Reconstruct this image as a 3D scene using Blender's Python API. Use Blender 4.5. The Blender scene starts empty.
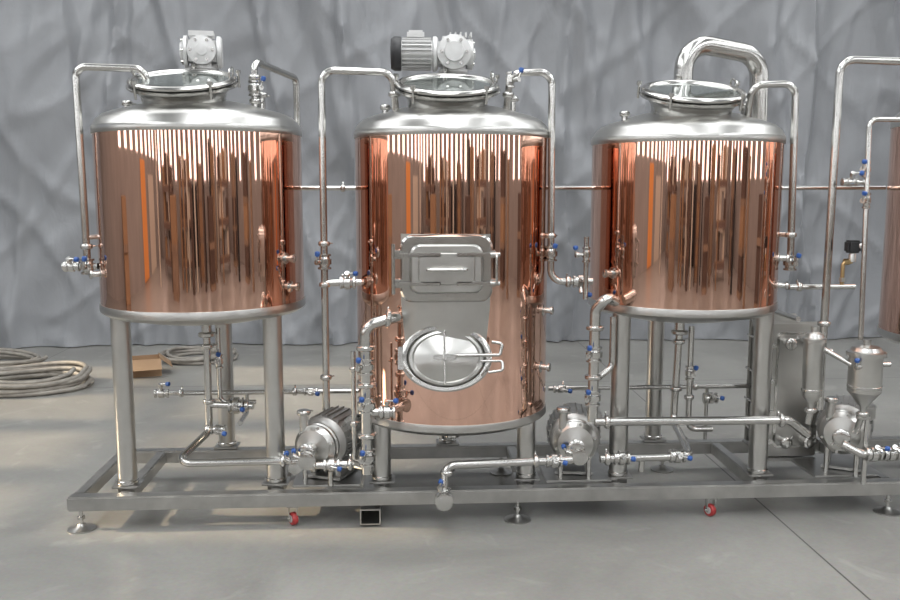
import bpy, bmesh, math, random
from mathutils import Vector, Matrix, noise, Quaternion
random.seed(4)
V=Vector
scene=bpy.context.scene
rad=math.radians
# ------------------------------------------------------------ materials
def nmat(name):
    m=bpy.data.materials.new(name); m.use_nodes=True
    nt=m.node_tree; b=nt.nodes['Principled BSDF']
    return m,nt,b
def mat(name,col,metal=0.0,rough=0.5,var=0.0,scale=6.0,bump=0.0,bscale=20.0,stretch=(1,1,1),rvar=0.0):
    m,nt,b=nmat(name)
    b.inputs['Base Color'].default_value=(*col,1); b.inputs['Metallic'].default_value=metal
    b.inputs['Roughness'].default_value=rough
    tc=nt.nodes.new('ShaderNodeTexCoord'); mp=nt.nodes.new('ShaderNodeMapping')
    mp.inputs['Scale'].default_value=stretch
    nt.links.new(tc.outputs['Object'],mp.inputs['Vector'])
    if var>0 or rvar>0:
        n=nt.nodes.new('ShaderNodeTexNoise'); n.inputs['Scale'].default_value=scale; n.inputs['Detail'].default_value=5
        nt.links.new(mp.outputs['Vector'],n.inputs['Vector'])
        if var>0:
            r=nt.nodes.new('ShaderNodeValToRGB')
            r.color_ramp.elements[0].position=.3; r.color_ramp.elements[1].position=.7
            r.color_ramp.elements[0].color=(*[c*(1-var) for c in col],1)
            r.color_ramp.elements[1].color=(*[min(1,c*(1+var)) for c in col],1)
            nt.links.new(n.outputs['Fac'],r.inputs['Fac']); nt.links.new(r.outputs['Color'],b.inputs['Base Color'])
        if rvar>0:
            q=nt.nodes.new('ShaderNodeMapRange'); q.inputs['To Min'].default_value=max(0,rough-rvar); q.inputs['To Max'].default_value=rough+rvar
            nt.links.new(n.outputs['Fac'],q.inputs['Value']); nt.links.new(q.outputs['Result'],b.inputs['Roughness'])
    if bump>0:
        n2=nt.nodes.new('ShaderNodeTexNoise'); n2.inputs['Scale'].default_value=bscale; n2.inputs['Detail'].default_value=1
        bp=nt.nodes.new('ShaderNodeBump'); bp.inputs['Strength'].default_value=bump; bp.inputs['Distance'].default_value=.02
        nt.links.new(mp.outputs['Vector'],n2.inputs['Vector'])
        nt.links.new(n2.outputs['Fac'],bp.inputs['Height']); nt.links.new(bp.outputs['Normal'],b.inputs['Normal'])
    return m
def emis(name,col,s):
    m,nt,b=nmat(name); b.inputs['Base Color'].default_value=(*col,1)
    b.inputs['Emission Color'].default_value=(*col,1); b.inputs['Emission Strength'].default_value=s
    return m
COPPER=mat('polished_copper',(.80,.505,.395),1,.03,var=.03,scale=1.5,bump=.012,bscale=1.5,stretch=(3.0,3.0,.4))
STEEL=mat('brushed_stainless',(.56,.555,.535),1,.30,var=.08,scale=5,rvar=.06)
STEELP=mat('polished_stainless',(.58,.575,.555),1,.20,rvar=.05)
STEELD=mat('satin_stainless_frame',(.48,.475,.46),1,.34,var=.14,scale=8,rvar=.08)
PUMPM=mat('pump_casing_steel',(.46,.455,.44),.9,.42,var=.12,scale=12)
DARK=mat('black_plastic',(.02,.02,.022),0,.45)
BLUE=mat('blue_grip',(.03,.10,.34),0,.4)
RED=mat('red_plastic',(.38,.04,.04),0,.45)
ALU=mat('cast_aluminium',(.60,.60,.595),.35,.45,var=.06,scale=20)
BRASS=mat('brass',(.46,.33,.17),1,.4)
CARD=mat('cardboard',(.33,.21,.12),0,.85,var=.12,scale=6)
HOSE=mat('hose_grey',(.27,.25,.22),0,.5,var=.25,scale=10)
ORANGE=mat('orange_paint',(.80,.34,.10),0,.5)
RACKM=mat('rack_paint',(.16,.11,.09),0,.5)
CREAM=mat('cream_paint',(.62,.57,.48),0,.6)
BROWN=mat('brown_board',(.10,.065,.05),0,.7,var=.2)
WOOD=mat('pallet_wood',(.28,.20,.14),0,.8,var=.2)
WALLM=mat('wall_paint',(.30,.285,.27),0,.8,var=.1,scale=1)
CEILM=mat('ceiling_sheet',(.42,.43,.44),0,.7)
GLASSM=mat('lid_glass',(.36,.40,.38),.85,.06)
WIN=emis('daylight_pane',(.97,.98,1),3.1)
SKYL=emis('skylight_pane',(.95,.98,1),2.6)

# ------------------------------------------------------------ mesh builder
def axM(o,d,roll=0):
    q=V((0,0,1)).rotation_difference(V(d).normalized())
    return Matrix.Translation(V(o))@q.to_matrix().to_4x4()@Matrix.Rotation(roll,4,'Z')
class MB:
    def __init__(s): s.v=[];s.f=[];s.m=[];s.mats=[]
    def mi(s,mt):
        if mt not in s.mats: s.mats.append(mt)
        return s.mats.index(mt)
    def add(s,vs,fs,mt,M=None):
        k=len(s.v); i=s.mi(mt)
        for p in vs:
            p=V(p); s.v.append(M@p if M is not None else p)
        for f in fs: s.f.append([a+k for a in f]); s.m.append(i)
    def lathe(s,prof,mt,M=None,seg=40,sx=1,sy=1):
        vs=[];fs=[]
        for r,z in prof:
            for j in range(seg):
                a=2*math.pi*j/seg; vs.append((r*math.cos(a)*sx,r*math.sin(a)*sy,z))
        n=len(prof)
        for i in range(n-1):
            for j in range(seg):
                k=(j+1)%seg
                fs.append([i*seg+j,i*seg+k,(i+1)*seg+k,(i+1)*seg+j])
        if prof[0][0]>1e-5: fs.append(list(range(seg))[::-1])
        if prof[-1][0]>1e-5: fs.append([(n-1)*seg+j for j in range(seg)])
        s.add(vs,fs,mt,M)
    def cyl(s,a,b,r,mt,seg=20,r2=None):
        a=V(a);b=V(b);L=(b-a).length
        r2=r if r2 is None else r2
        s.lathe([(r,0),(r2,L)],mt,axM(a,b-a),seg)
    def open_lathe(s,prof,mt,M=None,seg=40,sx=1,sy=1):
        vs=[];fs=[];n=len(prof)
        for r,z in prof:
            for j in range(seg):
                a=2*math.pi*j/seg; vs.append((r*math.cos(a)*sx,r*math.sin(a)*sy,z))
        for i in range(n-1):
            for j in range(seg):
                k=(j+1)%seg; fs.append([i*seg+j,i*seg+k,(i+1)*seg+k,(i+1)*seg+j])
        s.add(vs,fs,mt,M)
    def box(s,c,size,mt,M=None,bev=.004):
        bm=bmesh.new(); bmesh.ops.create_cube(bm,size=1)
        for v in bm.verts: v.co=V((v.co.x*size[0]+c[0],v.co.y*size[1]+c[1],v.co.z*size[2]+c[2]))
        if bev>0: bmesh.ops.bevel(bm,geom=bm.edges[:],offset=min(bev,min(size)*.4),segments=2,affect='EDGES')
        bm.verts.index_update()
        s.add([v.co.copy() for v in bm.verts],[[v.index for v in f.verts] for f in bm.faces],mt,M); bm.free()
    def tube(s,pts,r,mt,bend=.05,seg=14,cap=True):
        pts=[V(p) for p in pts]; path=[pts[0]]
        for i in range(1,len(pts)-1):
            P=pts[i];a=pts[i-1]-P;b=pts[i+1]-P;la=a.length;lb=b.length
            a.normalize();b.normalize();phi=a.angle(b)
            if phi>math.pi-.03: path.append(P);continue
            t=min(bend/math.tan(phi/2),.48*min(la,lb)) if phi>.05 else .01
            rb=t*math.tan(phi/2)
            C=P+(a+b).normalized()*(rb/math.sin(phi/2))
            s0=P+a*t-C;s1=P+b*t-C;n=8
            q=s0.rotation_difference(s1)
            for k in range(n+1):
                path.append(C+Quaternion().slerp(q,k/n)@s0)
        path.append(pts[-1])
        s.sweep(path,r,mt,seg,cap)
    def sweep(s,path,r,mt,seg=14,cap=True):
        vs=[];fs=[];n=len(path);prev=None
        for i in range(n):
            t=(path[min(i+1,n-1)]-path[max(i-1,0)]).normalized()
            if prev is None:
                u=t.orthogonal().normalized()
            else:
                u=(prev-t*prev.dot(t)).normalized()
            prev=u;w=t.cross(u)
            for j in range(seg):
                a=2*math.pi*j/seg; vs.append(path[i]+u*(r*math.cos(a))+w*(r*math.sin(a)))
        for i in range(n-1):
            for j in range(seg):
                k=(j+1)%seg; fs.append([i*seg+j,i*seg+k,(i+1)*seg+k,(i+1)*seg+j])
        if cap:
            fs.append(list(range(seg))[::-1]); fs.append([(n-1)*seg+j for j in range(seg)])
        s.add(vs,fs,mt)
    def prism(s,out,z0,z1,mt,M=None,inset=0):
        n=len(out);vs=[(x,y,z0) for x,y in out]+[(x,y,z1-inset) for x,y in out]
        fs=[[j,(j+1)%n,n+(j+1)%n,n+j] for j in range(n)]
        fs.append(list(range(n))[::-1])
        if inset>0:
            cx=sum(p[0] for p in out)/n;cy=sum(p[1] for p in out)/n
            k=len(vs)
            for x,y in out:
                d=math.hypot(x-cx,y-cy);q=(d-inset)/d
                vs.append((cx+(x-cx)*q,cy+(y-cy)*q,z1))
            fs+=[[n+j,n+(j+1)%n,k+(j+1)%n,k+j] for j in range(n)]
            fs.append([k+j for j in range(n)])
        else: fs.append([n+j for j in range(n)])
        s.add(vs,fs,mt,M)
    def frame(s,out,inn,z0,z1,mt,M=None):
        n=len(out);vs=[(x,y,z0) for x,y in out]+[(x,y,z1) for x,y in out]+[(x,y,z1) for x,y in inn]+[(x,y,z0) for x,y in inn]
        fs=[]
        for a in range(4):
            b=(a+1)%4
            fs+=[[a*n+j,a*n+(j+1)%n,b*n+(j+1)%n,b*n+j] for j in range(n)]
        s.add(vs,fs,mt,M)
    def clamp(s,p,d,r,mt=None):
        mt=mt or STEELP
        d=V(d).normalized();p=V(p)
        s.lathe([(r*1.05,-.016),(r*1.5,-.012),(r*1.65,-.007),(r*1.65,.007),(r*1.5,.012),(r*1.05,.016)],mt,axM(p,d),20)
        o=d.orthogonal().normalized()
        s.cyl(p+o*r*1.6,p+o*(r*1.6+.02),.005,mt,8)
        s.cyl(p+o*(r*1.6+.018)-d.cross(o)*.010,p+o*(r*1.6+.018)+d.cross(o)*.010,.004,mt,8)
    def obj(s,name,parent=None,angle=38):
        me=bpy.data.meshes.new(name); me.from_pydata([tuple(v) for v in s.v],[],s.f)
        for m in s.mats: me.materials.append(m)
        me.polygons.foreach_set('material_index',s.m)
        me.polygons.foreach_set('use_smooth',[True]*len(me.polygons))
        me.update()
        bm=bmesh.new();bm.from_mesh(me);bmesh.ops.recalc_face_normals(bm,faces=bm.faces[:]);bm.to_mesh(me);bm.free()
        me.set_sharp_from_angle(angle=rad(angle))
        o=bpy.data.objects.new(name,me); scene.collection.objects.link(o)
        if parent: o.parent=parent
        return o
def empty(name,loc=(0,0,0)):
    e=bpy.data.objects.new(name,None); scene.collection.objects.link(e); e.empty_display_size=.1
    return e
def rrect(w,h,r,n=6):
    o=[]
    for cx,cy,a0 in((w/2-r,h/2-r,0),(-w/2+r,h/2-r,90),(-w/2+r,-h/2+r,180),(w/2-r,-h/2+r,270)):
        for k in range(n+1):
            a=rad(a0+90*k/n); o.append((cx+r*math.cos(a),cy+r*math.sin(a)))
    return o

# ------------------------------------------------------------ room
XL,XR,YF,YB,ZC=-12,13,-13,9.3,7.2
def floor_mat():
    m,nt,b=nmat('polished_concrete'); N=nt.nodes.new;L=nt.links.new
    tc=N('ShaderNodeTexCoord')
    n1=N('ShaderNodeTexNoise');n1.inputs['Scale'].default_value=.8;n1.inputs['Detail'].default_value=10;n1.inputs['Roughness'].default_value=.68;n1.inputs['Distortion'].default_value=.6
    n2=N('ShaderNodeTexNoise');n2.inputs['Scale'].default_value=45;n2.inputs['Detail'].default_value=3
    n3=N('ShaderNodeTexNoise');n3.inputs['Scale'].default_value=2.6;n3.inputs['Detail'].default_value=6;n3.inputs['Distortion'].default_value=1.5
    for n_ in(n1,n2,n3): L(tc.outputs['Object'],n_.inputs['Vector'])
    r=N('ShaderNodeValToRGB');r.color_ramp.elements[0].position=.35;r.color_ramp.elements[1].position=.66
    r.color_ramp.elements[0].color=(.235,.23,.215,1);r.color_ramp.elements[1].color=(.355,.35,.325,1)
    L(n1.outputs['Fac'],r.inputs['Fac'])
    mx=N('ShaderNodeMix');mx.data_type='RGBA';mx.blend_type='MULTIPLY';mx.inputs['Factor'].default_value=.25
    L(r.outputs['Color'],mx.inputs['A']);L(n2.outputs['Color'],mx.inputs['B'])
    r3=N('ShaderNodeValToRGB');r3.color_ramp.elements[0].position=.60;r3.color_ramp.elements[1].position=.74
    r3.color_ramp.elements[0].color=(0,0,0,1);r3.color_ramp.elements[1].color=(.38,.38,.38,1);L(n3.outputs['Fac'],r3.inputs['Fac'])
    ms=N('ShaderNodeMix');ms.data_type='RGBA';L(r3.outputs['Color'],ms.inputs['Factor']);L(mx.outputs['Result'],ms.inputs['A']);ms.inputs['B'].default_value=(.46,.45,.42,1)
    sp=N('ShaderNodeSeparateXYZ');L(tc.outputs['Object'],sp.inputs[0])
    def line(sock,off,per,w):
        a=N('ShaderNodeMath');a.operation='ADD';a.inputs[1].default_value=-off+per*20;L(sock,a.inputs[0])
        mo=N('ShaderNodeMath');mo.operation='MODULO';mo.inputs[1].default_value=per;L(a.outputs[0],mo.inputs[0])
        lt=N('ShaderNodeMath');lt.operation='LESS_THAN';lt.inputs[1].default_value=w;L(mo.outputs[0],lt.inputs[0]);return lt.outputs[0]
    l1=line(sp.outputs['X'],2.0,6,.010);l2=line(sp.outputs['Y'],6.9,6,.010)
    mxx=N('ShaderNodeMath');mxx.operation='MAXIMUM';L(l1,mxx.inputs[0]);L(l2,mxx.inputs[1])
    m2=N('ShaderNodeMix');m2.data_type='RGBA';L(mxx.outputs[0],m2.inputs['Factor']);L(ms.outputs['Result'],m2.inputs['A']);m2.inputs['B'].default_value=(.06,.06,.055,1)
    L(m2.outputs['Result'],b.inputs['Base Color'])
    q=N('ShaderNodeMapRange');q.inputs['To Min'].default_value=.22;q.inputs['To Max'].default_value=.5;L(n1.outputs['Fac'],q.inputs['Value']);L(q.outputs['Result'],b.inputs['Roughness'])
    bp=N('ShaderNodeBump');bp.inputs['Strength'].default_value=.05;L(n2.outputs['Fac'],bp.inputs['Height']);L(bp.outputs['Normal'],b.inputs['Normal'])
    return m
def simple_box(name,x0,x1,y0,y1,z0,z1,mt):
    b=MB();b.box(((x0+x1)/2,(y0+y1)/2,(z0+z1)/2),(x1-x0,y1-y0,z1-z0),mt,bev=0);return b.obj(name)
simple_box('floor',XL-.2,XR+.2,YF-.2,YB+.2,-.1,0,floor_mat())
simple_box('ceiling',XL-.2,XR+.2,YF-.2,YB+.2,ZC,ZC+.15,CEILM)
simple_box('wall_back',XL-.2,XR+.2,YB,YB+.2,0,ZC,WALLM)
simple_box('wall_right',XR,XR+.2,YF,YB,0,ZC,WALLM)
simple_box('wall_front',XL-.2,XR+.2,YF-.2,YF,0,ZC,WALLM)
b=MB()
wy0,wy1,wz0,wz1=3.7,8.6,3.6,5.7
b.box((XL-.1,(YF+wy0)/2,ZC/2),(.2,wy0-YF,ZC),WALLM,bev=0)
b.box((XL-.1,(wy1+YB)/2,ZC/2),(.2,YB-wy1,ZC),WALLM,bev=0)
b.box((XL-.1,(wy0+wy1)/2,wz0/2),(.2,wy1-wy0,wz0),WALLM,bev=0)
b.box((XL-.1,(wy0+wy1)/2,(wz1+ZC)/2),(.2,wy1-wy0,ZC-wz1),WALLM,bev=0)
b.obj('wall_left')
b=MB()
for i in range(5): b.box((XL-.1,wy0+(wy1-wy0)*i/4,(wz0+wz1)/2),(.12,.35,wz1-wz0),CREAM,bev=0)
b.box((XL-.1,(wy0+wy1)/2,4.6),(.1,wy1-wy0,.2),CREAM,bev=0)
b.obj('window_1')
WZ,WH=3.65,3.3
b=MB(); x=-11.3
while x<12.6: b.box((x,YF+.02,WZ),(.6,.04,WH),WIN,bev=0); x+=1.5
b.obj('window_2')
b=MB(); y=-12
while y<3.0: b.box((XL+.02,y,WZ+.25),(.04,.65,WH-.5),WIN,bev=0); y+=1.7
b.obj('window_3')
b=MB(); y=-12
while y<8.5: b.box((XR-.02,y,WZ),(.04,.5,WH),WIN,bev=0); y+=1.9
b.obj('window_4')
b=MB()
for x in(-9,-5,-1,3,7,11): b.box((x,-1.2,ZC-.02),(1.1,18,.04),SKYL,bev=0)
b.obj('window_5')

# tarp curtain
def tarp():
    m,nt,b=nmat('grey_tarpaulin');N=nt.nodes.new;L=nt.links.new
    tc=N('ShaderNodeTexCoord')
    n=N('ShaderNodeTexNoise');n.inputs['Scale'].default_value=.7;n.inputs['Detail'].default_value=8;n.inputs['Distortion'].default_value=.6
    L(tc.outputs['Object'],n.inputs['Vector'])
    r=N('ShaderNodeValToRGB');r.color_ramp.elements[0].position=.3;r.color_ramp.elements[1].position=.75
    r.color_ramp.elements[0].color=(.215,.222,.235,1);r.color_ramp.elements[1].color=(.30,.31,.325,1)
    L(n.outputs['Fac'],r.inputs['Fac']);L(r.outputs['Color'],b.inputs['Base Color'])
    b.inputs['Roughness'].default_value=.42
    mp=N('ShaderNodeMapping');mp.inputs['Scale'].default_value=(1,1,.5);L(tc.outputs['Object'],mp.inputs['Vector'])
    n2=N('ShaderNodeTexNoise');n2.inputs['Scale'].default_value=3.2;n2.inputs['Detail'].default_value=8;n2.inputs['Distortion'].default_value=.9
    L(mp.outputs['Vector'],n2.inputs['Vector'])
    bp=N('ShaderNodeBump');bp.inputs['Strength'].default_value=.40;bp.inputs['Distance'].default_value=.05
    L(n2.outputs['Fac'],bp.inputs['Height']);L(bp.outputs['Normal'],b.inputs['Normal'])
    nx,nz=520,110;x0,x1=-11.5,12.5;H=6.4
    vs=[];fs=[]
    for i in range(nx+1):
        for k in range(nz+1):
            x=x0+(x1-x0)*i/nx;z=.01+H*k/nz
            d=0
            a=noise.noise(V((x*.8+z*.10,z*.10,3.1)));d+=.22*a
            a=noise.noise(V((x*1.9-z*.22,z*.14,7.7)));d+=.13*a
            a=noise.noise(V((x*1.2+z*.28,z*.12,5.2)));d+=.12*max(0,1-abs(a)*6)
            a=noise.noise(V((x*2.2-z*.35,z*.25,45.2)));d+=.05*max(0,1-abs(a)*5)
            a=noise.noise(V((x*1.0+z*.9,z*.35-x*.3,17.7)));d+=.04*max(0,1-abs(a)*7)
            a=noise.noise(V((x*1.1-z*1.1,z*.3+x*.3,27.7)));d+=.035*max(0,1-abs(a)*8)
            a=noise.noise(V((x*4.5,z*.5,11)));d+=.03*a
            for c in(-6.2,-3.4,-.75,1.85,4.6):
                s_=c+.10*math.sin(z*1.1+c);d+=.11*math.exp(-((x-s_)/.06)**2)
            vs.append((x,9.08-d,z))
    for i in range(nx):
        for k in range(nz):
            p=i*(nz+1)+k;fs.append([p,p+nz+1,p+nz+2,p+1])
    q=MB();q.add(vs,fs,m);return q.obj('grey_tarp_curtain',angle=80)
tarp()

# ------------------------------------------------------------ skid frame
sk=empty('brewing_skid_frame')
FY,RY,IY=3.42,4.25,3.56
b=MB()
x0,x1=-1.96,3.95
b.box(((x0+x1)/2,FY,.155),(x1-x0,.08,.08),STEELD,bev=.008)
b.box(((x0+x1)/2,RY,.155),(x1-x0,.08,.08),STEELD,bev=.008)
for x in(x0+.04,-1.67,-.84,-.26,.58,1.09,1.94,2.68,3.9):
    b.box((x,(FY+RY)/2,.155),(.06,RY-FY-.08,.075),STEELD,bev=.006)
b.obj('beams',sk)
b=MB()
for x in(-.56,.88,2.45): 
    b.box((x,3.68,.203),(.38,.42,.012),STEELD)
b.obj('pump_trays',sk)
b=MB()
def foot(x,y):
    b.cyl((x,y,.02),(x,y,.12),.011,STEELP,12)
    b.cyl((x,y,.06),(x,y,.075),.022,STEELP,6)
    b.lathe([(.075,0),(.075,.008),(.03,.02),(.018,.035),(0,.035)],STEELD,Matrix.Translation((x,y,0)),24)
for x in(-1.90,.52,2.68,3.85): foot(x,FY);foot(x,RY)
for x in(-.3,1.6): foot(x,RY)
b.obj('feet',sk)
def caster(x,y):
    c=MB()
    c.box((x,y,.112),(.07,.06,.008),STEELP);
    c.box((x-.022,y,.07),(.005,.04,.08),STEELP);c.box((x+.022,y,.07),(.005,.04,.08),STEELP)
    c.lathe([(.015,-.016),(.032,-.016),(.036,-.01),(.036,.01),(.032,.016),(.015,.016)],RED,axM((x,y,.037),(.85,.5,0)),24)
    c.lathe([(.02,-.019),(.02,.019)],ALU,axM((x,y,.037),(.85,.5,0)),20)
    c.cyl((x-.03,y,.037),(x+.03,y,.037),.008,STEELP)
    c.obj('caster',sk)
caster(-.74,FY);caster(1.63,FY);caster(-.7,RY)
b=MB()
for x in(-.31,):
    M=Matrix.Translation((x,3.42,.058))@Matrix.Rotation(rad(90),4,'X')
    b.frame(rrect(.115,.09,.008),rrect(.10,.075,.006),-.9,.06,STEELD,M)
b.obj('fork_pocket',sk)

# ------------------------------------------------------------ tanks
FM=lambda x,y,z: Matrix(((1,0,0,x),(0,0,-1,y),(0,1,0,z),(0,0,0,1)))  # local z -> -Y (towards front)
def tank(X,Y,R,zb,zt,legz=.2,lr=.48):
    e=empty('copper_brewing_tank')
    T=Matrix.Translation((X,Y,0))
    b=MB();b.open_lathe([(R-.01,zb+.03),(R,zb+.032),(R,zt-.03),(R-.01,zt-.028)],COPPER,T,160);b.obj('copper_cladding',e)
    b=MB()
    b.open_lathe([(R-.01,zt-.04),(R+.004,zt-.04),(R+.006,zt-.036),(R+.006,zt-.002),(R+.002,zt+.004),(R-.004,zt+.012),(R-.015,zt+.035),(R-.05,zt+.065),(R-.10,zt+.085),
      (R-.16,zt+.10),(.30,zt+.13),(.2,zt+.15),(.1,zt+.16),(.0001,zt+.163)],STEEL,T,96);b.obj('dished_top',e)
    b=MB()
    b.open_lathe([(R-.01,zb+.045),(R+.004,zb+.045),(R+.006,zb+.04),(R+.006,zb+.004),(R,zb-.002),(R-.03,zb-.02),(R*.6,zb-.06),(.12,zb-.08),(.05,zb-.09),(.0001,zb-.092)],STEEL,T,96)
    b.cyl((X,Y,zb-.09),(X,Y,zb-.17),.03,STEELP);b.clamp((X,Y,zb-.165),(0,0,1),.03)
    b.obj('dished_bottom',e)
    b=MB()
    for a in((-150,-30,90)):
        lx=X+lr*math.cos(rad(a));ly=Y+lr*math.sin(rad(a))
        b.cyl((lx,ly,legz+.012),(lx,ly,zb+.01),.053,STEEL,32)
        b.box((lx,ly,legz+.006),(.15,.13,.012),STEELD)
        b.box((lx,ly,legz-.04),(.09,.09,.075),STEELD)
        b.lathe([(.053,0),(.058,.004),(.058,.02),(.053,.024)],STEELP,Matrix.Translation((lx,ly,legz+.012)),32)
    b.obj('legs',e)
    M=Matrix.Translation((X-.035,Y-.16,zt+.095))@Matrix.Rotation(rad(17),4,'X')
    b=MB()
    b.open_lathe([(.235,-.08),(.225,0),(.22,.04),(.225,.08),(.25,.11),(.28,.122),(.292,.128),(.292,.138),(.275,.144),(.24,.144)],STEELP,M,64)
    b.open_lathe([(.276,.146),(.286,.152),(.286,.162),(.275,.172),(.257,.175),(.247,.170),(.24,.160)],STEELP,M,64)
    b.obj('manway_neck',e)
    b=MB();b.open_lathe([(.248,.160),(.18,.162),(.1,.163),(.0001,.163)],GLASSM,M,48);b.obj('manway_glass',e)
    b=MB()
    for a in(20,160,-50,-130,90):
        c,s_=.30*math.cos(rad(a)),.30*math.sin(rad(a))
        b.cyl(M@V((c,s_,.10)),M@V((c,s_,.195)),.007,STEELP,10);b.cyl(M@V((c,s_,.175)),M@V((c,s_,.195)),.015,STEELP,10)
    hp=[M@V(p) for p in((.25,.02,.165),(.25,.02,.21),(.25,.12,.21),(.25,.12,.165))]
    b.tube(hp,.006,STEELP,.02,8)
    b.box((0,.295,.15),(.12,.05,.03),STEELP,M)
    b.obj('manway_fittings',e)
    b=MB()
    b.cyl((X+.35,Y+.02,zt+.09),(X+.35,Y+.02,zt+.2),.022,STEELP);b.clamp((X+.35,Y+.02,zt+.19),(0,0,1),.022)
    b.cyl((X-.38,Y-.05,zt+.06),(X-.38,Y-.05,zt+.14),.018,STEELP);b.clamp((X-.38,Y-.05,zt+.135),(0,0,1),.018)
    b.cyl((X,Y+.16,zt+.12),(X,Y+.16,zt+.2),.07,STEELP,32);b.lathe([(.1,0),(.1,.018)],STEELP,Matrix.Translation((X,Y+.16,zt+.19)),32)
    # side thermowell / sample ports
    for ang,zz in((-28,zb+.30),(-152,zb+.22),(-24,zb+.62 if zb<1 else zb+.14)):
        a=rad(ang);dx,dy=math.cos(a),math.sin(a)
        p=V((X+dx*(R-.005),Y+dy*(R-.005),zz));dd=V((dx,dy,0))
        b.lathe([(.034,0),(.034,.006),(.016,.010),(.016,.045),(.024,.048),(.024,.06),(.012,.064),(0,.064)],STEELP,axM(p,dd),20)
    b.obj('nozzles',e)
    return e
T1=tank(-1.265,3.8,.568,1.185,2.20)
T2=tank(.168,3.8,.557,.56,2.185)
T3=tank(1.54,3.8,.542,1.172,2.155)
T4=tank(3.40,3.8,.55,.95,2.27)

# middle tank doors
b=MB()
X,Y,R=.168,3.8,.557
vs=[];fs=[];nx,nz=24,24
for k in range(nz+1):
    z=.93+(1.63-.93)*k/nz
    hw=.235 if z>1.25 else .215+.02*max(0,(z-1.05)/.2)
    for i in range(nx+1):
        x=.105-hw+2*hw*i/nx;dx=x-X
        vs.append((x,Y-math.sqrt((R+.006)**2-dx*dx),z))
for k in range(nz):
    for i in range(nx):
        p=k*(nx+1)+i;fs.append([p,p+1,p+nx+2,p+nx+1])
b.add(vs,fs,STEEL);b.obj('manway_surround_plate',T2)
b=MB();M=FM(.105,3.32,1.455)
b.frame(rrect(.46,.34,.06),rrect(.40,.28,.05),0,.115,STEEL,M)
b.prism(rrect(.48,.35,.065),.115,.14,STEELP,M,inset=.012)
b.prism(rrect(.38,.255,.05),.14,.152,STEEL,M,inset=.014)
b.prism(rrect(.30,.17,.04),.15,.160,STEEL,M,inset=.010)
b.obj('mash_door',T2)
b=MB()
for zz in(.075,-.075):
    b.box((-.255,zz,.12),(.06,.045,.05),STEELP,M);b.box((-.14,zz,.158),(.22,.022,.012),STEELP,M)
    b.box((.14,zz,.158),(.18,.02,.012),STEELP,M)
    b.cyl(M@V((.225,zz,.16)),M@V((.275,zz,.16)),.012,STEELP,12)
    b.box((.24,zz,.12),(.03,.04,.06),STEELP,M)
b.cyl(M@V((-.275,.13,.14)),M@V((-.275,-.13,.14)),.010,STEELP,12)
b.tube([M@V(p) for p in((-.10,.0,.155),(-.10,0,.20),(.10,0,.20),(.10,0,.155))],.009,STEELP,.02,10)
b.tube([M@V(p) for p in((.255,.075,.16),(.255,.075,.19),(.255,-.075,.19),(.255,-.075,.16))],.007,STEELP,.02,10)
b.obj('mash_door_fittings',T2)
b=MB();M2=FM(.105,3.32,.955)@Matrix.Rotation(rad(-14),4,'X')
b.open_lathe([(.23,-.08),(.23,.085),(.243,.09),(.243,.105),(.233,.112),(.21,.112),(.205,.10),(.205,.0)],STEELP,M2,64,1,.74)
b.open_lathe([(.203,.098),(.195,.110),(.18,.112),(.17,.104),(.1,.125),(.05,.133),(.0001,.136)],STEEL,M2,64,1,.74)
b.obj('spent_grain_manway',T2)
b=MB()
b.cyl(M2@V((-.01,-.14,.135)),M2@V((-.01,.14,.135)),.006,STEELP,10)
b.lathe([(.02,.13),(.02,.15),(.010,.155),(.010,.175),(.018,.18),(.018,.19),(0,.19)],STEELP,M2,20)
b.box((-.01,.0,.142),(.12,.03,.010),STEELP,M2)
b.tube([M2@V(p) for p in((.05,.01,.15),(.28,.01,.15),(.295,.07,.15),(.24,.08,.14))],.009,STEELP,.015,10)
b.tube([M2@V(p) for p in((.18,-.02,.125),(.295,-.02,.13),(.295,-.07,.14),(.22,-.08,.13))],.008,STEELP,.015,10)
b.box((-.24,0,.09),(.03,.12,.05),STEELP,M2)
b.obj('spent_grain_manway_fittings',T2)

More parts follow.
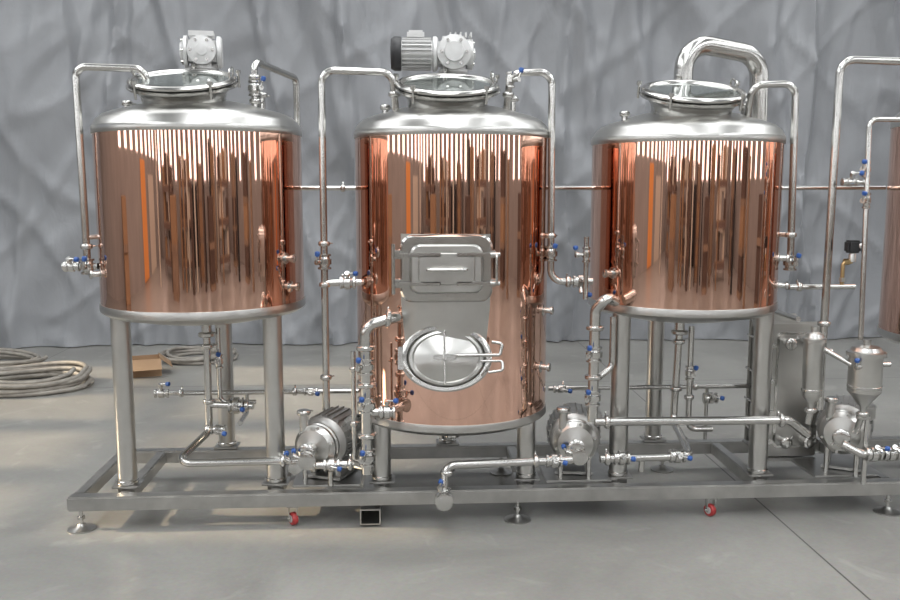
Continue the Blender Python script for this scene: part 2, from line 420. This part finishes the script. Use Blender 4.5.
# ------------------------------------------------------------ agitator gear motors
def gearmotor(X,Y,z0,ang,sc=1):
    e=MB();T=Matrix.Translation((X,Y,z0))@Matrix.Rotation(ang,4,'Z')@Matrix.Scale(sc,4)
    e.lathe([(.085,0),(.085,.02),(.06,.025),(.055,.12),(.085,.14),(.085,.155)],ALU,T,32)
    e.box((0,0,.245),(.19,.17,.19),ALU,T,bev=.03)
    G=T@Matrix.Translation((0,0,.245))
    e.lathe([(.088,-.12),(.098,-.11),(.098,-.09),(.07,-.085),(.07,.085),(.098,.09),(.098,.11),(.06,.12),(.055,.135),(0,.137)],ALU,G@Matrix.Rotation(rad(90),4,'X'),32)
    e.lathe([(.085,.08),(.088,.10),(.088,.112),(.06,.116),(.035,.12),(.035,.128),(0,.13)],ALU,G@Matrix.Rotation(rad(90),4,'Y'),32)
    for a in range(6):
        e.cyl(G@V((.11,.068*math.cos(a*1.047),.068*math.sin(a*1.047))),G@V((.122,.068*math.cos(a*1.047),.068*math.sin(a*1.047))),.009,STEELP,8)
        e.cyl(G@V((.075*math.cos(a*1.047),-.10,.075*math.sin(a*1.047))),G@V((.075*math.cos(a*1.047),-.13,.075*math.sin(a*1.047))),.009,STEELP,8)
    MM=G@Matrix.Rotation(rad(-90),4,'Y')
    e.lathe([(.09,.09),(.1,.1),(.1,.118),(.075,.125),(.075,.31),(.082,.312)],ALU,MM,32)
    for k in range(22):
        a=k*2*math.pi/22
        e.box((.084,0,.215),(.024,.005,.17),ALU,MM@Matrix.Rotation(a,4,'Z'),bev=0)
    e.lathe([(.096,.305),(.098,.31),(.098,.345),(.085,.365),(.03,.368),(0,.368)],DARK,MM,32)
    e.box((-.22,0,.105),(.10,.09,.05),ALU,G,bev=.01)
    for k in range(5): e.box((-.02+.03*k,0,.10),(.008,.15,.03),ALU,G,bev=0)
    return e.obj('agitator_gear_motor')
gearmotor(-1.265,3.96,2.42,rad(-82),.92)
gearmotor(.185,3.96,2.40,0)

# ------------------------------------------------------------ valves / pipes
CUR=[None]
def valve(p,d,h,r=.024,length=.06):
    p=V(p);d=V(d).normalized();h=V(h).normalized()
    e=MB();M=axM(p,d)
    e.lathe([(r,-.045),(r*1.55,-.042),(r*1.55,-.032),(r*1.15,-.028),(r*1.3,-.016),(r*1.65,-.014),(r*1.65,.014),(r*1.3,.016),(r*1.15,.028),(r*1.55,.032),(r*1.55,.042),(r,.045)],STEELP,M,24)
    e.cyl(p+h*r,p+h*(r+.045),.010,STEELP,12)
    e.cyl(p+h*(r+.03),p+h*(r+.05),.015,STEELP,12)
    s=d.cross(h).normalized()
    q=p+h*(r+.048);t=(d+s*.25+h*.15).normalized()
    e.cyl(q,q+t*length*.7,.005,STEELP,10)
    e.lathe([(.009,0),(.014,.006),(.014,length*.38),(.009,length*.45),(0,length*.45)],BLUE,axM(q+t*length*.6,t),12)
    return e.obj('butterfly_valve',CUR[0])
def pipe(name,runs,parent=None):
    e=MB()
    for pts,r,bd,cl in runs:
        e.tube(pts,r,STEELP,bd,16)
        for c,dd in cl: e.clamp(c,dd,r)
    if parent is None:
        parent=empty(name);o=e.obj('tubing',parent)
    else: o=e.obj(name,parent)
    CUR[0]=parent
    return o
Z=(0,0,1);XX=(1,0,0);YY=(0,1,0)
r=.020;zt_=2.515
pipe('cip_spray_pipe',[([(-1.48,3.64,2.26),(-1.50,3.6,zt_-.01),(-1.865,3.6,zt_),(-1.855,3.6,1.47)],r,.06,[((-1.48,3.62,2.36),Z),((-1.855,3.6,1.55),Z)]),
  ([(-1.855,3.6,1.6),(-1.775,3.65,1.6)],.014,.02,[]),
  ([(-1.99,3.6,1.44),(-1.80,3.6,1.44),],.018,.02,[((-1.97,3.6,1.44),XX)])],T1)
valve((-1.855,3.6,1.44),Z,(0,-1,0));valve((-1.94,3.6,1.44),XX,(0,-.7,.7),.018)
pipe('cip_return_pipe',[([(-.94,3.75,2.26),(-.94,3.75,2.57),(-.76,4.2,2.53),(-.765,4.24,1.35)],r,.05,[((-.94,3.75,2.35),Z),((-.94,3.75,2.48),Z)])],T1)
valve((-.94,3.75,2.42),Z,(.6,-.8,0))
pipe('cip_spray_pipe',[([(-.15,3.64,2.26),(-.17,3.6,zt_-.02),(-.555,3.6,zt_-.01),(-.56,3.6,.62)],r,.07,[((-.16,3.62,2.38),Z),((-.557,3.6,1.56),Z),((-.557,3.6,1.33),Z),((-.56,3.6,.8),Z)]),
  ([(-.56,3.6,1.34),(-.35,3.62,1.34)],r,.02,[((-.46,3.61,1.34),XX)])],T2)
valve((-.557,3.6,1.46),Z,(-.5,-.8,0));valve((-.43,3.61,1.34),XX,(0,-.6,.8))
pipe('cip_return_pipe',[([(.46,3.64,2.26),(.48,3.6,zt_-.02),(.71,3.6,zt_-.01),(.72,3.6,1.34),(.96,3.6,1.34)],r,.07,[((.47,3.62,2.38),Z),((.715,3.6,1.6),Z),((.82,3.6,1.34),XX)]),
  ([(.72,3.6,1.6),(.67,3.7,1.6)],.015,.02,[])],T2)
valve((.717,3.6,1.5),Z,(0,-1,0));valve((.89,3.6,1.34),XX,(0,-.5,-.8));valve((.48,3.61,2.46),Z,(.5,-.6,0),.016)
pipe('cip_spray_pipe',[([(1.84,3.66,2.22),(1.84,3.6,2.44),(2.09,3.6,2.45),(2.11,3.6,1.47)],r,.07,[((2.105,3.6,1.6),Z)]),
  ([(2.11,3.6,1.6),(2.05,3.65,1.6)],.015,.02,[])],T3)
valve((2.11,3.6,1.44),Z,(0,-1,0))
pipe('transfer_riser_pipe',[([(3.12,3.65,2.35),(3.07,3.5,2.55),(2.29,3.5,2.57),(2.28,3.5,1.05),(2.28,3.5,.6)],.022,.08,[((2.28,3.5,1.1),Z)])])
pipe('water_supply_pipe',[([(2.95,3.45,2.24),(2.42,3.4,2.24),(2.42,3.35,1.03)],.014,.05,[((2.42,3.4,1.9),Z),((2.42,3.4,1.55),Z)]),
  ([(2.42,3.4,1.9),(2.30,3.4,1.9)],.012,.02,[]),([(2.11,3.6,1.3),(2.5,3.6,1.3)],.016,.03,[((2.17,3.6,1.3),XX)])])
valve((2.42,3.4,1.97),Z,(-.7,-.7,0),.014,.05);valve((2.42,3.38,1.80),Z,(-.7,-.7,0),.014,.05);valve((2.33,3.4,1.9),XX,(0,-.6,.8),.014,.05)
e=MB();e.tube([(2.33,3.42,1.33),(2.33,3.42,1.46),(2.38,3.42,1.46)],.011,BRASS,.03,12)
e.lathe([(.02,0),(.02,.04),(.014,.05)],STEEL,axM((2.38,3.42,1.46),Z),12);e.box((2.38,3.42,1.545),(.075,.06,.07),DARK,bev=.01)
e.lathe([(.018,-.015),(.018,.015)],BRASS,axM((2.35,3.42,1.46),XX),6);e.lathe([(.018,-.012),(.018,.012)],STEEL,axM((2.33,3.42,1.36),Z),6);e.obj('solenoid_valve')
pipe('header_pipe',[([(-1.1,4.41,1.865),(3.1,4.41,1.865)],.015,.02,[((-.5,4.41,1.865),XX),((.83,4.41,1.865),XX),((2.2,4.41,1.865),XX)])])
pipe('lower_manifold_pipe',[([(-1.58,4.1,.60),(-.40,4.1,.60)],.015,.02,[((-1.5,4.1,.60),XX),((-.8,4.1,.60),XX)]),([(-1.1,4.1,.60),(-1.1,4.1,.47),(-1.1,3.85,.47)],.015,.04,[]),
   ([(-.62,4.1,.60),(-.62,4.1,.25)],.012,.03,[])])
valve((-1.62,4.1,.60),XX,(0,-.3,1),.018);valve((-.7,4.1,.60),XX,(0,-1,.2),.016)
pipe('lower_manifold_pipe',[([(.80,4.1,.60),(2.3,4.1,.60)],.015,.02,[((.9,4.1,.60),XX),((1.75,4.1,.60),XX)]),([(1.83,4.1,.60),(1.83,4.1,.25)],.012,.03,[]),
   ([(.67,4.0,1.2),(.67,4.0,.3)],.014,.03,[])])
valve((.86,4.0,.62),XX,(0,-1,.2),.016);valve((1.80,3.95,.56),XX,(0,-1,.4),.022)
r=.022
pipe('wort_transfer_pipe',[([(-1.265,3.8,1.04),(-1.27,3.8,.44),(-1.40,3.5,.34),(-.76,3.5,.345)],r,.06,[((-1.265,3.8,.95),Z),((-1.265,3.8,.62),Z),((-.80,3.5,.345),XX)]),
   ([(-1.21,3.85,1.05),(-1.21,3.85,.6),(-1.0,3.85,.6)],.014,.04,[]),
   ([(-1.26,3.8,.60),(-1.0,3.75,.60)],.02,.04,[((-1.04,3.76,.60),XX)])])
valve((-1.1,3.77,.60),XX,(0,-1,.1),.03);valve((-1.21,3.85,.85),Z,(0,-1,.1),.016);valve((-1.2,3.72,.47),XX,(0,-1,.1),.018)
pipe('wort_transfer_pipe',[([(-.66,3.4,.345),(-.40,3.4,.35),(-.30,3.30,.35)],r,.05,[((-.62,3.4,.345),XX),((-.42,3.4,.35),XX)])])
valve((-.52,3.4,.347),XX,(0,-1,.2));valve((-.72,3.42,.34),YY,(-.8,0,.6))
pipe('mash_outlet_pipe',[([(-.13,3.42,1.17),(-.17,3.27,1.19),(-.32,3.25,1.15),(-.32,3.27,.34)],.03,.07,[((-.20,3.27,1.185),(1,.1,-.1)),((-.32,3.26,1.03),Z),((-.32,3.26,.83),Z),((-.32,3.27,.55),Z)]),
   ([(-.32,3.27,.68),(-.20,3.27,.68),(-.14,3.4,.68)],.024,.05,[((-.24,3.27,.68),XX)]),
   ([(-.39,3.33,1.0),(-.39,3.33,.40)],.013,.03,[((-.39,3.33,.9),Z),((-.39,3.33,.6),Z)])])
valve((-.32,3.265,.93),Z,(-.5,-.8,0),.03);valve((-.32,3.27,.72),Z,(-.4,-1,0),.03);valve((-.32,3.27,.43),Z,(-.4,-1,0),.028);valve((-.21,3.27,.68),XX,(0,-.4,1),.024)
pipe('wort_transfer_pipe',[([(.09,3.22,.20),(.10,3.26,.38),(.80,3.30,.385)],r,.06,[((.09,3.23,.25),Z),((.11,3.26,.34),Z),((.6,3.29,.385),XX)]),
   ([(.96,3.31,.385),(1.48,3.34,.385),(1.52,3.8,.46),(1.54,3.8,1.04)],r,.06,[((1.0,3.31,.385),XX),((1.538,3.8,.95),Z),((1.53,3.8,.66),Z)]),
   ([(1.62,3.82,1.04),(1.62,3.82,.40),(1.77,3.82,.40)],.018,.05,[((1.62,3.82,.6),Z)]),
   ([(1.2,3.33,.385),(1.2,3.34,.30)],.016,.03,[]) ])
valve((.09,3.18,.215),YY,(-.3,0,1),.03);valve((.70,3.295,.385),XX,(0,-1,.3));valve((1.08,3.32,.385),XX,(0,-1,.4));valve((1.40,3.34,.385),XX,(0,-1,.3));valve((1.62,3.82,.75),Z,(0,-1,0),.018)
pipe('hot_liquor_pipe',[([(.95,3.42,.565),(2.07,3.42,.56),(2.20,3.46,.46)],.024,.07,[((1.02,3.42,.565),XX),((2.02,3.42,.56),XX)]),
   ([(1.06,3.47,1.24),(.99,3.36,1.28),(.94,3.42,1.2),(.94,3.44,.565)],.03,.05,[((.94,3.42,1.1),Z),((.94,3.43,.82),Z)]),
   ([(.90,3.5,1.6),(.90,3.5,1.25)],.014,.02,[]),
   ([(1.06,3.50,1.15),(1.06,3.50,.86),(.96,3.46,.80)],.018,.06,[])])
valve((.94,3.43,.95),Z,(-.6,-.8,0),.028);valve((.94,3.44,.70),Z,(-.6,-.8,0),.028);valve((.90,3.5,1.5),Z,(-1,-.2,0),.014,.05)
e=MB();e.tube([(1.56,3.95,2.25),(1.56,3.95,2.73),(2.07,4.08,2.67),(2.12,4.12,1.2)],.056,STEELP,.15,28)
for p,d in(((1.56,3.95,2.42),Z),): e.lathe([(.057,-.02),(.075,-.016),(.075,.016),(.057,.02)],STEELP,axM(p,d),32)
e.obj('vapour_stack_duct')

# ------------------------------------------------------------ pumps
def pump(x,y,z,ang):
    e=MB();T=Matrix.Translation((x,y,0))@Matrix.Rotation(ang,4,'Z');A=T@Matrix.Translation((0,0,z))@Matrix.Rotation(rad(90),4,'X') # local z -> -Y
    e.lathe([(.03,-.34),(.11,-.335),(.14,-.32),(.146,-.30),(.146,-.05),(.13,-.03),(.10,-.02),(.09,.0)],PUMPM,A,40)
    for k in range(26):
        a=k*2*math.pi/26;e.box((.148,0,-.18),(.018,.006,.22),PUMPM,A@Matrix.Rotation(a,4,'Z'),bev=0)
    e.lathe([(.07,-.01),(.125,-.005),(.128,.0),(.128,.015),(.12,.02),(.118,.03),(.125,.034),(.125,.05),(.112,.06),(.10,.075),(.05,.085),(.034,.09),(.030,.14),(.048,.142),(.048,.155),(.03,.158)],STEEL,A,48)
    e.clamp((A@V((0,0,.15))),(A.to_3x3()@V((0,0,1))),.03)
    for k in range(6):
        a=k*math.pi/3+.3;e.cyl(A@V((.112*math.cos(a),.112*math.sin(a),.02)),A@V((.112*math.cos(a),.112*math.sin(a),.066)),.009,STEELP,8)
    d0=T@V((-.07,-.04,z));e.cyl(d0,d0+V((0,0,.2)),.024,STEEL,20);e.clamp(d0+V((0,0,.19)),(0,0,1),.024)
    e.box((.13,.18,z+.09),(.07,.12,.09),PUMPM,T,bev=.015)
    e.box((0,.17,.222),(.22,.26,.016),STEELD,T);e.box((-.08,.17,z-.17),(.03,.2,.12),STEELD,T);e.box((.08,.17,z-.17),(.03,.2,.12),STEELD,T)
    e.cyl(T@V((-.08,-.02,.205)),T@V((-.08,-.02,z-.05)),.014,STEELP,12);e.cyl(T@V((.08,-.02,.205)),T@V((.08,-.02,z-.05)),.014,STEELP,12)
    return e.obj('centrifugal_pump')
pump(-.60,3.52,.43,rad(-22));pump(.86,3.52,.43,rad(-8));pump(2.44,3.52,.46,rad(-30))
pipe('wort_transfer_pipe',[([(2.36,3.36,.43),(2.44,3.3,.39),(2.80,3.3,.39)],.024,.04,[((2.68,3.3,.39),XX)]),([(2.48,3.34,.60),(2.48,3.34,.2)],.014,.03,[])])
valve((-.65,3.33,.40),YY,(-.9,0,.3),.028);valve((.85,3.36,.39),YY,(-.9,0,.3),.028)
valve((2.50,3.3,.39),XX,(0,-.7,.7),.026);valve((2.60,3.3,.39),XX,(0,-.7,.7),.026);valve((2.40,3.25,.9),Z,(-1,-.3,0),.014,.05)
def strainer(x,y,z0,z1,r,cone):
    e=MB();T=Matrix.Translation((x,y,0))
    e.lathe([(.016,z0-cone-.05),(.018,z0-cone),(r*.9,z0),(r,z0+.01),(r,z1-.05),(r*1.18,z1-.047),(r*1.18,z1-.025),(r*.95,z1-.02),(r*.8,z1),(.02,z1+.012),(.02,z1+.04),(0,z1+.04)],STEEL,T,40)
    e.lathe([(r*1.001,z0+.03),(r*1.03,z0+.032),(r*1.03,z0+.045),(r*1.001,z0+.047)],STEELP,T,40)
    e.clamp((x,y,z0-cone-.04),(0,0,1),.02)
    e.cyl((x+r,y,z1-.1),(x+r+.05,y,z1-.1),.014,STEELP)
    return e.obj('inline_strainer')
strainer(2.18,3.4,.70,1.06,.055,.04);strainer(2.43,3.3,.74,1.0,.088,.08)
pipe('strainer_drop_pipe',[([(2.18,3.4,.62),(2.18,3.42,.54)],.018,.03,[]),([(2.43,3.3,.62),(2.43,3.36,.5)],.018,.03,[((2.43,3.31,.60),Z)]),([(2.24,3.4,.97),(2.35,3.3,.9)],.014,.03,[])])
# heat exchanger
e=MB();hx=2.27
e.box((hx,3.82,.64),(.31,.03,.84),STEEL,bev=.008)
e.box((hx,4.16,.64),(.31,.03,.84),STEEL,bev=.008)
for w_,t_ in((.25,.72),):
    e.frame(rrect(w_,t_,.03),rrect(w_-.03,t_-.03,.02),0,.006,STEELP,FM(hx,3.805,.64))
for k in range(26):
    y=3.845+k*.0115;w=.28 if k%2 else .265;e.box((hx,y,.62),(w,.007,.74),STEEL,bev=0)
for sx in(-1,1):
    for zz in(.32,.5,.7,.92):
        e.cyl((hx+sx*.145,3.78,zz),(hx+sx*.145,4.2,zz),.009,STEELP,10);e.cyl((hx+sx*.145,3.785,zz),(hx+sx*.145,3.80,zz),.017,STEELP,6)
for dx,zz in((-.07,.94),(.07,.94),(-.07,.33),(.07,.33)):
    e.cyl((hx+dx,3.72,zz),(hx+dx,3.82,zz),.022,STEELP);e.clamp((hx+dx,3.73,zz),(0,1,0),.022)
e.cyl((hx,3.8,1.08),(hx,4.2,1.08),.015,STEELP);e.box((hx,4.0,.205),(.3,.42,.02),STEELD)
e.obj('plate_heat_exchanger')

# ------------------------------------------------------------ floor clutter
def coil(name,x,y,R,n,r,mt,seed):
    e=MB();path=[]
    for i in range(n*36+1):
        a=i*2*math.pi/36;t=i/36
        rr=R*(1+.10*math.sin(t*2.3+seed)+.05*math.sin(a*2+seed))
        path.append(V((x+rr*math.cos(a)+.05*math.sin(t*1.7),y+rr*math.sin(a)*.8,r+(int(t)*r*1.1)*(.6+.4*math.sin(a+seed)**2)+.004)))
    e.sweep(path,r,mt,10)
    return e.obj(name)
coil('hose_coil',-3.66,6.95,.52,7,.022,HOSE,1);coil('hose_coil',-2.35,8.2,.36,5,.018,HOSE,5);coil('hose_coil',-4.45,7.95,.5,5,.02,HOSE,9)
e=MB();Mb=Matrix.Translation((-2.74,7.5,.0))@Matrix.Rotation(rad(18),4,'Z')
for c,s in(((0,-.16,.08),(.36,.006,.16)),((0,.16,.08),(.36,.006,.16)),((-.18,0,.08),(.006,.32,.16)),((.18,0,.08),(.006,.32,.16)),((0,0,.01),(.36,.32,.008))): e.box(c,s,CARD,Mb,bev=0)
e.box((0,0,0),(.36,.15,.005),CARD,Mb@Matrix.Translation((0,-.22,.13))@Matrix.Rotation(rad(35),4,'X'),bev=0)
e.box((0,0,0),(.15,.32,.005),CARD,Mb@Matrix.Translation((.23,0,.13))@Matrix.Rotation(rad(40),4,'Y'),bev=0)
e.obj('cardboard_box')

# ------------------------------------------------------------ unseen workshop props, added behind the camera for the copper to reflect
def rack(x,y,w,h,ang=0):
    e=MB();T=Matrix.Translation((x,y,0))@Matrix.Rotation(ang,4,'Z')
    for sx in(-1,1):
        for sy in(-.5,.5): e.box((sx*w/2,sy,h/2),(.1,.1,h),RACKM,T,bev=0)
    for k in range(3):
        z=.3+k*(h-.9)/2
        for sy in(-.5,.5): e.box((0,sy,z),(w,.06,.12),RACKM,T,bev=0)
        e.box((0,0,z+.08),(w,1.0,.03),WOOD,T,bev=0)
        for q in range(4):
            hh=random.uniform(.3,.7);e.box((-w/2+w*(q+.5)/4,0,z+.1+hh/2),(w/5,.7,hh),random.choice([CARD,CREAM,BROWN,WALLM]),T,bev=0)
    return e.obj('reflection_rack')
rack(-7,-10,2.8,2.4);rack(-2.5,-10.8,2.8,2.5);rack(7.5,-9,2.8,2.5,rad(20))
def crates(x,y,n,w=1.1):
    e=MB()
    z=0
    for k in range(n):
        e.box((x,y,z+.06),(w,w,.12),WOOD,bev=0);h=random.uniform(.6,.9);e.box((x,y,z+.12+h/2),(w*.95,w*.95,h),random.choice([CARD,BROWN,WOOD]),bev=.01);z+=h+.12
    e.obj('reflection_crates')
for p in((-4.6,-7,2),(1.2,-10,3),(3.2,-8,2),(10.5,-3,3),(5.2,-11,3),(11,2,2),(-10.8,1.5,2),(11.2,-8,3)): crates(*p)
def roll(x,y,h,rr,mt):  # unseen uprights added to put dark and pale bands in the tank reflections
    e=MB();e.lathe([(rr,0),(rr,h-.02),(rr-.02,h),(.05,h),(.05,h-.05),(0,h-.05)],mt,Matrix.Translation((x,y,0)),32);e.obj('reflection_roll')
for i,(x,y) in enumerate(((-1,-8),(-.2,-8.3),(2.2,-9.2),(4.6,-8.6),(6,-7.5),(-5.6,-7.5),(-8.6,-7),(9.2,-5),(9.6,-1),(-3.4,-8.6),(.7,-8.9),(-1.8,-8.8),(3.9,-9.4),(9.6,-6.5),(-2.6,-8.2),(1.6,-8.0))):
    roll(x,y,random.uniform(1.9,2.9),random.uniform(.12,.26),(BROWN,CREAM,DARK,WOOD,CARD)[i%5])
e=MB();e.box((.0,YF+.06,.95),(3.2,.08,1.9),DARK,bev=0);e.obj('door_1')
e=MB();e.box((9.2,YF+.06,.95),(3.4,.08,1.9),CREAM,bev=0);e.obj('door_2')
e=MB();e.box((XL+.06,-5.2,1.2),(.08,1.7,2.35),ORANGE,bev=0);e.obj('door_3')
e=MB();e.box((XL+.06,-8.4,1.05),(.08,2.4,2.1),CREAM,bev=0);e.obj('door_4')

# ------------------------------------------------------------ lights
def area(name,loc,sx,sy,en,col=(1,1,1)):
    l=bpy.data.lights.new(name,'AREA');l.shape='RECTANGLE';l.size=sx;l.size_y=sy;l.energy=en;l.color=col
    o=bpy.data.objects.new(name,l);o.location=loc;scene.collection.objects.link(o)
for i,x in enumerate((-7,0,7)):
    area('skylight_fill',(x,-2,ZC-.15),2,12,330,(.98,.99,1))  # added area lamps, standing in for daylight through the ceiling panes
area('skylight_fill',(0,5.2,ZC-.15),18,2.5,290,(.98,.99,1))  # same added daylight stand-in, nearer the tarp
s=bpy.data.lights.new('sun','SUN');s.energy=5.5;s.angle=rad(1.2);s.color=(1,.80,.56)
so=bpy.data.objects.new('sun',s);scene.collection.objects.link(so)
d=V((1,-.06,-.466));so.rotation_euler=d.to_track_quat('-Z','Y').to_euler()
w=bpy.data.worlds.new('world');scene.world=w;w.use_nodes=True
w.node_tree.nodes['Background'].inputs[0].default_value=(.75,.85,1,1);w.node_tree.nodes['Background'].inputs[1].default_value=.8
# ------------------------------------------------------------ camera
c=bpy.data.cameras.new('camera');c.lens=35.2;c.sensor_width=36;c.clip_end=100
co=bpy.data.objects.new('camera',c);scene.collection.objects.link(co)
co.location=(-.13,-1.34,1.885);co.rotation_euler=(rad(90-7.45),0,rad(-3.2));scene.camera=co
scene.view_settings.view_transform='Standard'
